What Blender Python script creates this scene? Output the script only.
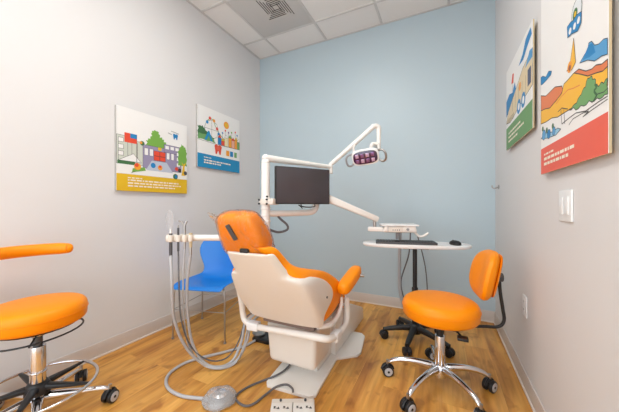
import bpy, bmesh, math, random
from mathutils import Vector, Matrix, Euler
PI = math.pi
random.seed(7)
scene = bpy.context.scene
for o in list(bpy.data.objects): bpy.data.objects.remove(o)

# ------------------------------------------------------------------ camera
CAM_H = 1.02; FPX = 273.0; YAW = math.radians(25.9)
cam_d = bpy.data.cameras.new('camera'); cam = bpy.data.objects.new('camera', cam_d)
scene.collection.objects.link(cam)
cam.location = (0, 0, CAM_H); cam.rotation_euler = (PI/2, 0, YAW)
cam_d.sensor_width = 36; cam_d.lens = FPX/619*36; cam_d.clip_start = 0.02
scene.camera = cam

# ------------------------------------------------------------------ world, lights, exposure
LX, RX, BY, CEIL, FY = -2.085, 0.418, 2.85, 2.885, -1.7     # room: left, right, back, ceiling height, open side
world = bpy.data.worlds.new('world'); scene.world = world; world.use_nodes = True
bg = world.node_tree.nodes['Background']; bg.inputs[0].default_value = (0.885, 0.985, 1.05, 1); bg.inputs[1].default_value = 2.3
LAMPS = [(-0.85, 0.95, 11.5), (-0.85, -0.85, 4)]
for i, (x, y, p) in enumerate(LAMPS):
    l = bpy.data.lights.new('troffer_light', 'AREA'); l.shape = 'RECTANGLE'; l.size = 0.56; l.size_y = 1.16
    l.energy = p; l.color = (0.94, 0.99, 1.0)
    o = bpy.data.objects.new('troffer_light', l); scene.collection.objects.link(o); o.location = (x, y, CEIL-0.035)
scene.view_settings.view_transform = 'Standard'; scene.view_settings.look = 'None'
scene.view_settings.gamma = 1; scene.view_settings.use_curve_mapping = False
scene.view_settings.exposure = 0.30

# ------------------------------------------------------------------ materials
def lin(c):
    return tuple(((v/255)/12.92 if v/255 <= 0.04045 else ((v/255+0.055)/1.055)**2.4) for v in c)
def mat(name, rgb, rough=0.5, metal=0.0, noise=0.04, scale=30, bump=0.0, coat=0.0, trans=0.0, alpha=1.0, emit=None):
    m = bpy.data.materials.new(name); m.use_nodes = True
    nt = m.node_tree; b = nt.nodes['Principled BSDF']
    c = lin(rgb)
    b.inputs['Roughness'].default_value = rough; b.inputs['Metallic'].default_value = metal
    b.inputs['Coat Weight'].default_value = coat; b.inputs['Transmission Weight'].default_value = trans
    b.inputs['Alpha'].default_value = alpha
    tc = nt.nodes.new('ShaderNodeTexCoord'); n = nt.nodes.new('ShaderNodeTexNoise')
    n.inputs['Scale'].default_value = scale; n.inputs['Detail'].default_value = 4
    nt.links.new(tc.outputs['Object'], n.inputs['Vector'])
    r = nt.nodes.new('ShaderNodeValToRGB')
    r.color_ramp.elements[0].color = tuple(v*(1-noise) for v in c)+(1,)
    r.color_ramp.elements[1].color = tuple(min(1, v*(1+noise)) for v in c)+(1,)
    nt.links.new(n.outputs['Fac'], r.inputs['Fac']); nt.links.new(r.outputs['Color'], b.inputs['Base Color'])
    if bump:
        bp = nt.nodes.new('ShaderNodeBump'); bp.inputs['Strength'].default_value = bump; bp.inputs['Distance'].default_value = 0.002
        nt.links.new(n.outputs['Fac'], bp.inputs['Height']); nt.links.new(bp.outputs['Normal'], b.inputs['Normal'])
    if emit:
        b.inputs['Emission Color'].default_value = lin(emit[0])+(1,); b.inputs['Emission Strength'].default_value = emit[1]
    return m

def floor_mat():
    m = bpy.data.materials.new('wood_planks'); m.use_nodes = True; nt = m.node_tree; N = nt.nodes; L = nt.links
    b = N['Principled BSDF']; b.inputs['Roughness'].default_value = 0.36
    tc = N.new('ShaderNodeTexCoord')
    mp = N.new('ShaderNodeMapping'); mp.inputs['Rotation'].default_value = (0, 0, PI/2); L.new(tc.outputs['Object'], mp.inputs['Vector'])
    br = N.new('ShaderNodeTexBrick'); br.offset = 0.37; br.inputs['Scale'].default_value = 1.0
    br.inputs['Brick Width'].default_value = 1.15; br.inputs['Row Height'].default_value = 0.15; br.inputs['Mortar Size'].default_value = 0.0009
    br.inputs['Color1'].default_value = (0.0, 0.0, 0.0, 1); br.inputs['Color2'].default_value = (1, 1, 1, 1); br.inputs['Mortar'].default_value = (0.3, 0.3, 0.3, 1)
    L.new(mp.outputs['Vector'], br.inputs['Vector'])
    # plank offset vector so grain breaks at every plank
    sc = N.new('ShaderNodeVectorMath'); sc.operation = 'MULTIPLY'; sc.inputs[1].default_value = (5, 9, 3); L.new(br.outputs['Color'], sc.inputs[0])
    ad = N.new('ShaderNodeVectorMath'); ad.operation = 'ADD'; L.new(tc.outputs['Object'], ad.inputs[0]); L.new(sc.outputs[0], ad.inputs[1])
    st = N.new('ShaderNodeMapping'); st.inputs['Scale'].default_value = (1.0, 0.16, 1.0); L.new(ad.outputs[0], st.inputs['Vector'])
    g1 = N.new('ShaderNodeTexNoise'); g1.inputs['Scale'].default_value = 9; g1.inputs['Detail'].default_value = 5; g1.inputs['Distortion'].default_value = 0.8; L.new(st.outputs[0], g1.inputs['Vector'])
    st2 = N.new('ShaderNodeMapping'); st2.inputs['Scale'].default_value = (1.0, 0.05, 1.0); L.new(ad.outputs[0], st2.inputs['Vector'])
    g2 = N.new('ShaderNodeTexNoise'); g2.inputs['Scale'].default_value = 55; g2.inputs['Detail'].default_value = 3; L.new(st2.outputs[0], g2.inputs['Vector'])
    st3 = N.new('ShaderNodeMapping'); st3.inputs['Scale'].default_value = (1.0, 0.55, 1.0); L.new(ad.outputs[0], st3.inputs['Vector'])
    g3 = N.new('ShaderNodeTexNoise'); g3.inputs['Scale'].default_value = 13; g3.inputs['Detail'].default_value = 2; g3.inputs['Distortion'].default_value = 0.5; L.new(st3.outputs[0], g3.inputs['Vector'])
    r1 = N.new('ShaderNodeValToRGB'); e = r1.color_ramp.elements
    e[0].position = 0.30; e[0].color = lin((176, 112, 44))+(1,); e[1].position = 0.66; e[1].color = lin((232, 176, 92))+(1,)
    x = r1.color_ramp.elements.new(0.48); x.color = lin((214, 152, 70))+(1,)
    L.new(g1.outputs['Fac'], r1.inputs['Fac'])
    r2 = N.new('ShaderNodeValToRGB'); r2.color_ramp.elements[0].color = (0.80, 0.78, 0.74, 1); r2.color_ramp.elements[0].position = 0.3; r2.color_ramp.elements[1].color = (1.06, 1.06, 1.06, 1); r2.color_ramp.elements[1].position = 0.65
    L.new(g2.outputs['Fac'], r2.inputs['Fac'])
    m1 = N.new('ShaderNodeMix'); m1.data_type = 'RGBA'; m1.blend_type = 'MULTIPLY'; m1.inputs['Factor'].default_value = 0.8
    L.new(r1.outputs[0], m1.inputs[6]); L.new(r2.outputs[0], m1.inputs[7])
    r3 = N.new('ShaderNodeValToRGB'); r3.color_ramp.elements[0].position = 0.27; r3.color_ramp.elements[0].color = (0.50, 0.36, 0.25, 1); r3.color_ramp.elements[1].position = 0.42; r3.color_ramp.elements[1].color = (1, 1, 1, 1)
    L.new(g3.outputs['Fac'], r3.inputs['Fac'])
    m2 = N.new('ShaderNodeMix'); m2.data_type = 'RGBA'; m2.blend_type = 'MULTIPLY'; m2.inputs['Factor'].default_value = 0.7
    L.new(m1.outputs[2], m2.inputs[6]); L.new(r3.outputs[0], m2.inputs[7])
    r4 = N.new('ShaderNodeValToRGB'); r4.color_ramp.elements[0].color = (0.88, 0.86, 0.84, 1); r4.color_ramp.elements[1].color = (1.06, 1.06, 1.06, 1); L.new(br.outputs['Color'], r4.inputs['Fac'])
    m3 = N.new('ShaderNodeMix'); m3.data_type = 'RGBA'; m3.blend_type = 'MULTIPLY'; m3.inputs['Factor'].default_value = 1.0
    L.new(m2.outputs[2], m3.inputs[6]); L.new(r4.outputs[0], m3.inputs[7])
    L.new(m3.outputs[2], b.inputs['Base Color'])
    bp = N.new('ShaderNodeBump'); bp.inputs['Strength'].default_value = 0.08; bp.inputs['Distance'].default_value = 0.001; L.new(g2.outputs['Fac'], bp.inputs['Height']); L.new(bp.outputs[0], b.inputs['Normal'])
    return m

def film_mat(name, milk=0.06, gloss=0.6):
    """thin clear plastic: mostly transparent, crinkled gloss, slightly milky"""
    m = bpy.data.materials.new(name); m.use_nodes = True; nt = m.node_tree; N = nt.nodes; L = nt.links
    for n in list(N):
        if n.type != 'OUTPUT_MATERIAL': N.remove(n)
    out = [n for n in N if n.type == 'OUTPUT_MATERIAL'][0]
    t = N.new('ShaderNodeBsdfTransparent'); df = N.new('ShaderNodeBsdfDiffuse'); df.inputs[0].default_value = (.92, .92, .94, 1)
    g = N.new('ShaderNodeBsdfGlossy'); g.inputs['Roughness'].default_value = 0.15; g.inputs[0].default_value = (1, 1, 1, 1)
    tc = N.new('ShaderNodeTexCoord'); no = N.new('ShaderNodeTexNoise'); no.inputs['Scale'].default_value = 14; no.inputs['Detail'].default_value = 2; no.inputs['Distortion'].default_value = 3.0
    L.new(tc.outputs['Object'], no.inputs['Vector'])
    bp = N.new('ShaderNodeBump'); bp.inputs['Strength'].default_value = 1.0; bp.inputs['Distance'].default_value = 0.02; L.new(no.outputs['Fac'], bp.inputs['Height']); L.new(bp.outputs[0], g.inputs['Normal'])
    fr = N.new('ShaderNodeFresnel'); fr.inputs['IOR'].default_value = 1.4; L.new(bp.outputs[0], fr.inputs['Normal'])
    ma = N.new('ShaderNodeMath'); ma.operation = 'MULTIPLY'; ma.inputs[1].default_value = gloss; L.new(fr.outputs[0], ma.inputs[0])
    mk = N.new('ShaderNodeMixShader'); mk.inputs[0].default_value = milk; L.new(t.outputs[0], mk.inputs[1]); L.new(df.outputs[0], mk.inputs[2])
    mx = N.new('ShaderNodeMixShader'); L.new(ma.outputs[0], mx.inputs[0]); L.new(mk.outputs[0], mx.inputs[1]); L.new(g.outputs[0], mx.inputs[2]); L.new(mx.outputs[0], out.inputs[0])
    return m

WALL = mat('painted_wall_cream', (223, 221, 221), 0.62, noise=0.012, scale=4)
BLUEW = mat('painted_wall_blue', (184, 200, 208), 0.42, noise=0.012, scale=4)
CEILM = mat('ceiling_tile', (240, 238, 236), 0.9, noise=0.04, scale=180, bump=0.15)
TBAR = mat('ceiling_grid', (216, 214, 212), 0.6)
VENTM = mat('vent_panel', (206, 204, 202), 0.6, noise=0.05, scale=260)
VENTD = mat('vent_slot', (70, 68, 66), 0.8)
BASEB = mat('vinyl_baseboard', (212, 202, 195), 0.5, noise=0.02)
TOE_GLINT = mat('vinyl_toe_painted_highlight', (232, 222, 212), 0.3, noise=.01)  # highlight along the floor line painted in as a paler, glossier toe
FLOOR = floor_mat()
ORANGE = mat('orange_vinyl', (251, 146, 0), 0.42, noise=0.03, scale=60, bump=0.03)
WHITE = mat('white_painted_plastic', (236, 231, 225), 0.32, noise=0.01, coat=0.2)
ORANGE.node_tree.nodes['Principled BSDF'].inputs['Specular IOR Level'].default_value = 0.3
SHELLM = mat('cream_white_shell', (228, 219, 209), 0.35, noise=0.01, coat=0.2)
GREYP = mat('grey_plastic', (150, 150, 152), 0.4)
DGREY = mat('dark_grey_plastic', (75, 74, 76), 0.45)
BLACK = mat('black_plastic', (24, 24, 26), 0.4)
SCREEN = mat('dark_screen', (70, 64, 68), 0.25, noise=0.02)
LGREY = mat('light_grey_plastic', (186, 186, 190), 0.35)
CHROME = mat('chrome', (225, 225, 228), 0.12, 1.0, noise=0.01)
STEEL = mat('brushed_steel', (176, 172, 168), 0.3, 1.0, noise=0.05)
HOSE = mat('grey_hose', (178, 177, 180), 0.4)
DHOSE = mat('dark_grey_hose', (98, 96, 99), 0.45)
BLUEP = mat('blue_plastic', (14, 122, 214), 0.35, noise=0.02)
LENS = mat('purple_lens', (58, 30, 68), 0.12, noise=0.3, scale=60, coat=1.0)
LENS3 = mat('pale_violet_reflector', (205, 178, 214), 0.15, 0.4, noise=0.3, scale=90)
LENS2 = mat('violet_reflector', (150, 112, 168), 0.18, 0.6, noise=0.25, scale=90)
FILM = film_mat('clear_plastic_film', 0.012, 0.8)
FILM2 = film_mat('clear_plastic_bag', 0.26, 0.9)
EDGE = mat('grey_board_edge', (176, 172, 168), 0.6)
TAN = mat('tan_board_edge', (196, 176, 140), 0.6)
PAPER = mat('white_print', (240, 238, 236), 0.5, noise=0.005)
GLOW = mat('lamp_diffuser', (255, 250, 240), 0.6, emit=((255, 246, 232), 4.0))
PLATE = mat('white_wall_plate', (238, 238, 238), 0.35)

# ------------------------------------------------------------------ mesh helpers
class MB:
    def __init__(s): s.bm = bmesh.new(); s.mats = []
    def _add(s, tb, m, mtx=None):
        if m not in s.mats: s.mats.append(m)
        i = s.mats.index(m)
        if mtx is not None: bmesh.ops.transform(tb, matrix=mtx, verts=tb.verts)
        for f in tb.faces: f.material_index = i; f.smooth = True
        me = bpy.data.meshes.new('tmp'); tb.to_mesh(me); tb.free(); s.bm.from_mesh(me); bpy.data.meshes.remove(me)
        return s
    def box(s, lo, hi, m, bev=0.004, seg=2, rot=None, fn=None):
        lo = Vector(lo); hi = Vector(hi); c = (lo+hi)/2; d = hi-lo
        tb = bmesh.new(); bmesh.ops.create_cube(tb, size=1)
        for v in tb.verts: v.co = Vector((v.co.x*d.x, v.co.y*d.y, v.co.z*d.z))
        if fn:
            for v in tb.verts: v.co = Vector(fn(v.co.copy()))
        if bev > 0: bmesh.ops.bevel(tb, geom=tb.edges[:], offset=min(bev, min(d)/2.05), segments=seg, profile=0.6, affect='EDGES')
        M = Matrix.Translation(c)
        if rot: M = M @ Euler(rot).to_matrix().to_4x4()
        return s._add(tb, m, M)
    def cyl(s, p0, p1, r0, m, r1=None, n=24, bev=0.0):
        p0 = Vector(p0); p1 = Vector(p1); r1 = r0 if r1 is None else r1; L = (p1-p0).length
        tb = bmesh.new(); bmesh.ops.create_cone(tb, cap_ends=True, segments=n, radius1=r0, radius2=r1, depth=L)
        if bev > 0:
            ed = [e for e in tb.edges if abs(e.verts[0].co.z-e.verts[1].co.z) < 1e-6]
            bmesh.ops.bevel(tb, geom=ed, offset=bev, segments=3, profile=0.5, affect='EDGES')
        q = Vector((0, 0, 1)).rotation_difference(p1-p0)
        return s._add(tb, m, Matrix.Translation((p0+p1)/2) @ q.to_matrix().to_4x4())
    def ball(s, c, r, m, sc=(1, 1, 1), n=20):
        tb = bmesh.new(); bmesh.ops.create_uvsphere(tb, u_segments=n, v_segments=n//2+2, radius=r)
        return s._add(tb, m, Matrix.Translation(c) @ Matrix.Diagonal((*sc, 1)))
    def rings(s, rings, m, cap=True, closed=False):
        tb = bmesh.new(); R = [[tb.verts.new(p) for p in r] for r in rings]; n = len(R[0])
        for i in range(len(R)-(0 if closed else 1)):
            a = R[i]; b = R[(i+1) % len(R)]
            for j in range(n): tb.faces.new((a[j], a[(j+1) % n], b[(j+1) % n], b[j]))
        if cap and not closed: tb.faces.new(list(reversed(R[0]))); tb.faces.new(R[-1])
        bmesh.ops.recalc_face_normals(tb, faces=tb.faces)
        return s._add(tb, m)
    def tube(s, pts, r, m, n=12, sub=8, closed=False, smooth=True, flat=1.0):
        P = [Vector(p) for p in pts]; rr = r if isinstance(r, (list, tuple)) else [r]*len(P)
        if smooth:
            Q = []; K = []; N_ = len(P)
            rng = range(N_) if closed else range(N_-1)
            for i in rng:
                if closed: p0, p1, p2, p3 = P[i-1], P[i], P[(i+1) % N_], P[(i+2) % N_]
                else: p0, p1, p2, p3 = P[max(i-1, 0)], P[i], P[i+1], P[min(i+2, N_-1)]
                for k in range(sub):
                    t = k/sub
                    Q.append(0.5*((2*p1)+(-p0+p2)*t+(2*p0-5*p1+4*p2-p3)*t*t+(-p0+3*p1-3*p2+p3)*t**3))
                    K.append(rr[i]*(1-t)+rr[(i+1) % N_]*t)
            if not closed: Q.append(P[-1]); K.append(rr[-1])
            P, rr = Q, K
        N_ = len(P); R = []; nrm = None
        for i in range(N_):
            if closed: t = (P[(i+1) % N_]-P[i-1]).normalized()
            else: t = (P[min(i+1, N_-1)]-P[max(i-1, 0)]).normalized()
            if nrm is None:
                up = Vector((0, 0, 1)) if abs(t.z) < 0.9 else Vector((1, 0, 0))
                nrm = (up-t*up.dot(t)).normalized()
            else: nrm = (nrm-t*nrm.dot(t)).normalized()
            b = t.cross(nrm)
            R.append([P[i]+(nrm*math.cos(2*PI*k/n)*flat+b*math.sin(2*PI*k/n))*rr[i] for k in range(n)])
        return s.rings(R, m, closed=closed)
    def lathe(s, prof, c, m, n=40, sx=1.0, sy=1.0, rot=0.0):
        c = Vector(c); R = []
        for (r, z) in prof:
            R.append([c+Vector((r*sx*math.cos(a)*math.cos(rot)-r*sy*math.sin(a)*math.sin(rot), r*sx*math.cos(a)*math.sin(rot)+r*sy*math.sin(a)*math.cos(rot), z)) for a in [2*PI*k/n for k in range(n)]])
        return s.rings(R, m)
    def prism(s, poly, z0, z1, m, bev=0.0, axis='z'):
        tb = bmesh.new()
        def P(a, b, c):
            return (a, b, c) if axis == 'z' else (c, a, b)       # axis x: poly is (y,z)
        lo = [tb.verts.new(P(a, b, z0)) for a, b in poly]; hi = [tb.verts.new(P(a, b, z1)) for a, b in poly]; n = len(poly)
        tb.faces.new(lo); tb.faces.new(hi)
        for j in range(n): tb.faces.new((lo[j], lo[(j+1) % n], hi[(j+1) % n], hi[j]))
        bmesh.ops.recalc_face_normals(tb, faces=tb.faces)
        if bev > 0: bmesh.ops.bevel(tb, geom=tb.edges[:], offset=bev, segments=2, profile=0.6, affect='EDGES')
        return s._add(tb, m)
    def grid(s, rows, m):
        tb = bmesh.new(); R = [[tb.verts.new(p) for p in r] for r in rows]
        for i in range(len(R)-1):
            for j in range(len(R[0])-1): tb.faces.new((R[i][j], R[i][j+1], R[i+1][j+1], R[i+1][j]))
        bmesh.ops.recalc_face_normals(tb, faces=tb.faces)
        return s._add(tb, m)
    def build(s, name, parent=None, solid=0, sub=0, flatshade=False, local=False, bevel=0):
        me = bpy.data.meshes.new(name)
        if parent is not None and not local:
            r = parent
            while r.parent: r = r.parent
            M = Matrix.LocRotScale(r.location, r.rotation_euler, (1, 1, 1)).inverted()
            bmesh.ops.transform(s.bm, matrix=M, verts=s.bm.verts)
        s.bm.to_mesh(me); s.bm.free()
        for m in s.mats: me.materials.append(m)
        o = bpy.data.objects.new(name, me); scene.collection.objects.link(o)
        if parent is not None: o.parent = parent
        if flatshade:
            for p in me.polygons: p.use_smooth = False
        else: me.set_sharp_from_angle(angle=math.radians(38))
        if solid:
            q = o.modifiers.new('solid', 'SOLIDIFY'); q.thickness = solid; q.offset = 0
        if bevel:
            q = o.modifiers.new('bevel', 'BEVEL'); q.width = bevel; q.segments = 2
        if sub:
            q = o.modifiers.new('sub', 'SUBSURF'); q.levels = sub; q.render_levels = sub
            for p in me.polygons: p.use_smooth = True
            for e in me.edges: e.use_edge_sharp = False
        return o

def thing(name, label, cat, loc=(0, 0, 0), rotz=0, group=None):
    o = bpy.data.objects.new(name, None); scene.collection.objects.link(o)
    o.empty_display_size = 0.1; o.location = loc; o.rotation_euler = (0, 0, rotz); o['label'] = label; o['category'] = cat
    if group: o['group'] = group
    return o
def tag(o, label, cat, group=None):
    o['label'] = label; o['category'] = cat
    if group: o['group'] = group
    return o
def struct(o): o['kind'] = 'structure'; return o
def single(mb, name, label, cat, base, **k):
    """a thing that is one mesh: origin moved to base"""
    bmesh.ops.translate(mb.bm, verts=mb.bm.verts, vec=-Vector(base))
    o = mb.build(name, **k); o.location = base
    return tag(o, label, cat)

# ------------------------------------------------------------------ the room
T = 0.1
struct(MB().box((LX-T, FY, -T), (RX+T, BY+T, 0), FLOOR, 0).build('floor'))
struct(MB().box((LX-T, FY, CEIL), (RX+T, BY+T, CEIL+T), CEILM, 0).build('ceiling'))
struct(MB().box((LX-T, FY, 0), (LX, BY+T, CEIL), WALL, 0).build('wall_left'))
struct(MB().box((RX, FY, 0), (RX+T, BY+T, CEIL), WALL, 0).build('wall_right'))
struct(MB().box((LX, BY, 0), (RX, BY+T, CEIL), BLUEW, 0).build('wall_back'))
def cove(y0, y1): return [(y0, 0.0)]
BH = 0.10
mb = MB(); mb.box((LX, FY, 0), (LX+0.006, BY, BH), BASEB, 0.002); mb.box((LX, FY, 0), (LX+0.014, BY, 0.012), TOE_GLINT, 0.004)
struct(mb.build('baseboard_left'))
mb = MB(); mb.box((RX-0.006, FY, 0), (RX, BY, BH), BASEB, 0.002); mb.box((RX-0.014, FY, 0), (RX, BY, 0.012), TOE_GLINT, 0.004)
struct(mb.build('baseboard_right'))
mb = MB(); mb.box((LX+0.006, BY-0.006, 0), (RX-0.006, BY, BH), BASEB, 0.002); mb.box((LX+0.012, BY-0.012, 0), (RX-0.012, BY, 0.012), TOE_GLINT, 0.004)
struct(mb.build('baseboard_back'))
# ceiling grid
GX = [-1.775, -1.165, -0.555, 0.055]; GY = [2.51, 1.90, 1.29, 0.68, 0.07, -0.54, -1.15]
k = 1
for x in GX:
    struct(MB().box((x-0.011, FY, CEIL-0.007), (x+0.011, BY-0.02, CEIL-0.0005), TBAR, 0.001).build('trim_%d' % k)); k += 1
for y in GY:
    struct(MB().box((LX+0.02, y-0.011, CEIL-0.0075), (RX-0.02, y+0.011, CEIL-0.0005), TBAR, 0.001).build('trim_%d' % k)); k += 1
for lo, hi in (((LX, FY, CEIL-0.005), (LX+0.02, BY, CEIL-0.0005)), ((RX-0.02, FY, CEIL-0.005), (RX, BY, CEIL-0.0005)), ((LX+0.02, BY-0.02, CEIL-0.005), (RX-0.02, BY, CEIL-0.0005))):
    struct(MB().box(lo, hi, TBAR, 0.001).build('trim_%d' % k)); k += 1
# ceiling air diffuser
vt = thing('ceiling_vent', 'grey perforated square air vent panel set in the ceiling grid', 'vent', (-1.47, 2.205, CEIL-0.006))
MB().box((-1.763, 1.912, CEIL-0.006), (-1.177, 2.498, CEIL-0.001), VENTM, 0.001).build('panel', vt)
mb = MB(); vc = Vector((-1.40, 2.16, CEIL-0.0075))
for q in range(4):
    a = q*PI/2+0.0
    for i in range(5):
        d = 0.02+i*0.021; L = 0.05+i*0.012
        p = Vector((d, 0.0, 0)); M = Matrix.Rotation(a, 4, 'Z')
        c = vc+M @ Vector((d+0.01, (d)*0.5, 0))
        mb.box(c-Vector((0.003, L, 0.0012)) if q % 2 == 0 else c-Vector((L, 0.003, 0.0012)), c+Vector((0.003, L, 0.0012)) if q % 2 == 0 else c+Vector((L, 0.003, 0.0012)), VENTD, 0)
mb.build('diffuser_slots', vt)
# ceiling lights (outside the frame, they light the room)
for i, (x, y, p) in enumerate(LAMPS):
    t = thing('ceiling_light', ['rectangular recessed ceiling light above the dental chair back', 'rectangular recessed ceiling light at the open end of the room'][i], 'light', (x, y, CEIL-0.01))
    MB().box((x-0.30, y-0.60, CEIL-0.022), (x+0.30, y+0.60, CEIL-0.008), TBAR, 0.003).build('frame', t)
    MB().box((x-0.27, y-0.57, CEIL-0.028), (x+0.27, y+0.57, CEIL-0.022), GLOW, 0.002).build('diffuser', t)

# ------------------------------------------------------------------ posters
ART = {}
def A(name, rgb):
    if name not in ART: ART[name] = mat('ink_'+name, rgb, 0.5, noise=0.01)
    return ART[name]
INK = A('black', (50, 50, 52))
class Art:
    def __init__(s, org, ax, ay, nrm, w, h):
        s.o = Vector(org); s.ax = Vector(ax)*w; s.ay = Vector(ay)*h; s.n = Vector(nrm); s.k = 0; s.mb = MB(); s.w = w; s.h = h
    def P(s, a, b): return s.o+s.ax*a+s.ay*b+s.n*(0.0003+0.00002*s.k)
    def poly(s, pts, m, outline=0):
        s.k += 1
        tb = bmesh.new(); vs = [tb.verts.new(s.P(*p)) for p in pts]; f = tb.faces.new(vs); f.normal_update()
        if f.normal.dot(s.n) < 0: f.normal_flip()
        bmesh.ops.triangulate(tb, faces=tb.faces[:])
        s.mb._add(tb, m)
        if outline: s.line(list(pts)+[pts[0]], outline)
        return s
    def rect(s, a, b, c, d, m, outline=0): return s.poly([(a, b), (c, b), (c, d), (a, d)], m, outline)
    def line(s, pts, w=0.005, m=None):
        s.k += 1
        for i in range(len(pts)-1):
            p = Vector((pts[i][0]*s.w, pts[i][1]*s.h)); q = Vector((pts[i+1][0]*s.w, pts[i+1][1]*s.h)); d = q-p
            if d.length < 1e-6: continue
            nn = Vector((-d.y, d.x)).normalized()*w/2*s.w
            c = [p+nn, q+nn, q-nn, p-nn]
            tb = bmesh.new(); f = tb.faces.new([tb.verts.new(s.P(v.x/s.w, v.y/s.h)) for v in c]); f.normal_update()
            if f.normal.dot(s.n) < 0: f.normal_flip()
            s.mb._add(tb, m or INK)
        return s
    def disc(s, a, b, r, m, n=16, sy=1, outline=0): return s.poly([(a+r*math.cos(2*PI*i/n), b+r*s.w/s.h*sy*math.sin(2*PI*i/n)) for i in range(n)], m, outline)
    def blob(s, pts, m, outline=0, amp=0.012, seed=1, step=4):
        """scalloped edge polygon (tree crowns, hills)"""
        rnd = random.Random(seed); out = []
        for i in range(len(pts)):
            p = Vector(pts[i]); q = Vector(pts[(i+1) % len(pts)])
            for k_ in range(step):
                t = k_/step; r = p.lerp(q, t)
                d = (q-p); nn = Vector((d.y, -d.x)); nn = nn.normalized() if nn.length else nn
                z = amp*(0.5+rnd.random()) if k_ % 2 else 0
                v = r+nn*z; out.append((min(1, max(0, v.x)), min(1, max(0, v.y))))
        return s.poly(out, m, outline)
    def words(s, a, b, width, hgt, m, seed):
        rnd = random.Random(seed); x = a
        while x < a+width:
            L = rnd.choice([0.02, 0.035, 0.05, 0.065]); L = min(L, a+width-x)
            if L > 0.008: s.rect(x, b, x+L, b+hgt, m)
            x += L+0.012
    def tooth(s, a, b, r, m, outline=0):
        P_ = [(-1, .6), (-.6, 1), (0, .75), (.6, 1), (1, .6), (.85, -.1), (.7, -1), (.35, -1), (.1, -.35), (-.1, -.35), (-.35, -1), (-.7, -1), (-.85, -.1)]
        return s.poly([(a+x*r, b+y*r*s.w/s.h) for x, y in P_], m, outline)

YEL = A('yellow', (226, 182, 28)); GRN = A('green', (120, 172, 72)); LAV = A('lavender', (152, 143, 172)); RED = A('red', (226, 76, 48))
BLU = A('blue', (24, 128, 190)); ORG = A('orange', (238, 158, 48)); PGR = A('pale_grey_green', (206, 210, 198)); CYB = A('caption_blue', (22, 138, 190))
COR = A('coral', (232, 98, 76)); HGR = A('hill_green', (112, 162, 98)); HOR = A('hill_orange', (224, 124, 72)); HYE = A('hill_yellow', (242, 184, 52))
LBL = A('light_blue', (84, 156, 208)); CGR = A('caption_green', (104, 152, 92)); DGN = A('dark_green', (62, 110, 66)); SAND = A('sand', (226, 206, 168)); TXT = A('pale_text', (250, 236, 216)); PRP = A('purple', (120, 90, 150))

def poster(label, loc_lo, w, h, side, edge):
    """side L: on left wall, picture left = low y. side R: on right wall, picture left = high y"""
    if side == 'L':
        t = thing('wall_poster', label, 'poster', (LX+0.012, loc_lo[0]+w/2, loc_lo[1]))
        MB().box((LX+0.001, loc_lo[0], loc_lo[1]), (LX+0.022, loc_lo[0]+w, loc_lo[1]+h), edge, 0.001).build('board', t)
        MB().box((LX+0.0222, loc_lo[0], loc_lo[1]), (LX+0.0232, loc_lo[0]+w, loc_lo[1]+h), PAPER, 0).build('print_sheet', t)
        a = Art((LX+0.0232, loc_lo[0], loc_lo[1]), (0, 1, 0), (0, 0, 1), (1, 0, 0), w, h)
    else:
        t = thing('wall_poster', label, 'poster', (RX-0.012, loc_lo[0]-w/2, loc_lo[1]))
        MB().box((RX-0.0205, loc_lo[0]-w, loc_lo[1]), (RX-0.0140, loc_lo[0], loc_lo[1]+h), edge, 0.001).build('board', t)
        MB().box((RX-0.0215, loc_lo[0]-w, loc_lo[1]), (RX-0.0205, loc_lo[0], loc_lo[1]+h), PAPER, 0).build('print_sheet', t)
        MB().box((RX-0.0140, loc_lo[0]-w+.06, loc_lo[1]+.08), (RX-0.0005, loc_lo[0]-.06, loc_lo[1]+h-.08), BLACK, 0.001).build('wall_spacer', t)
        a = Art((RX-0.0215, loc_lo[0], loc_lo[1]), (0, -1, 0), (0, 0, 1), (-1, 0, 0), w, h)
    return t, a
# poster 1: school with trees, yellow caption
t, a = poster('square white poster with purple school, green trees and yellow caption band', (1.135, 1.13), 0.59, 0.605, 'L', EDGE)
a.rect(0, 0, 1, 0.205, YEL)
a.poly([(0, .32), (0, .66), (.10, .66), (.16, .62), (.34, .62), (.34, .33)], PGR, .004)
for x in (.02, .13, .18, .25): a.line([(x, .34), (x, .60)], .004)
for yy in (.42, .5, .58): a.rect(.02, yy, .08, yy+.05, PAPER, .004)
a.poly([(.02, .36), (.30, .36), (.20, .46)], PAPER, .004); a.rect(.01, .32, .22, .36, DGN)
a.blob([(.36, .55), (.36, .66), (.42, .72), (.44, .80), (.52, .84), (.56, .77), (.62, .72), (.68, .66), (.68, .55)], GRN, 0, .02, 3)
a.rect(.32, .30, .90, .60, LAV, .004); a.rect(.62, .55, .88, .66, LAV, .004)
for x in (.64, .72, .80): a.rect(x, .60, x+.055, .645, PAPER)
for x in (.34, .41): a.rect(x, .47, x+.05, .56, PAPER, .003)
for x in (.66, .73): a.rect(x, .46, x+.045, .55, PAPER, .003)
for yy in (.38, .46, .53): a.rect(.82, yy, .875, yy+.05, PAPER, .003)
a.rect(.47, .42, .64, .545, RED, .004); a.line([(.555, .42), (.555, .545)], .006); a.line([(.47, .48), (.64, .48)], .006)
a.rect(.53, .56, .58, .60, YEL)
a.poly([(.36, .28), (.44, .41), (.66, .41), (.76, .28)], A('path', (190, 196, 210)))
a.disc(.46, .35, .035, BLU); a.disc(.56, .33, .035, ORG); a.disc(.56, .345, .02, RED)
a.line([(.24, .36), (.24, .70)], .006); a.rect(.09, .585, .24, .70, RED); a.rect(.16, .645, .24, .70, BLU); a.disc(.31, .61, .03, DGN); a.disc(.295, .615, .018, ORG)
a.blob([(.84, .40), (.84, .60), (.90, .72), (.97, .68), (.999, .60), (.999, .40)], GRN, 0, .01, 5)
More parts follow.
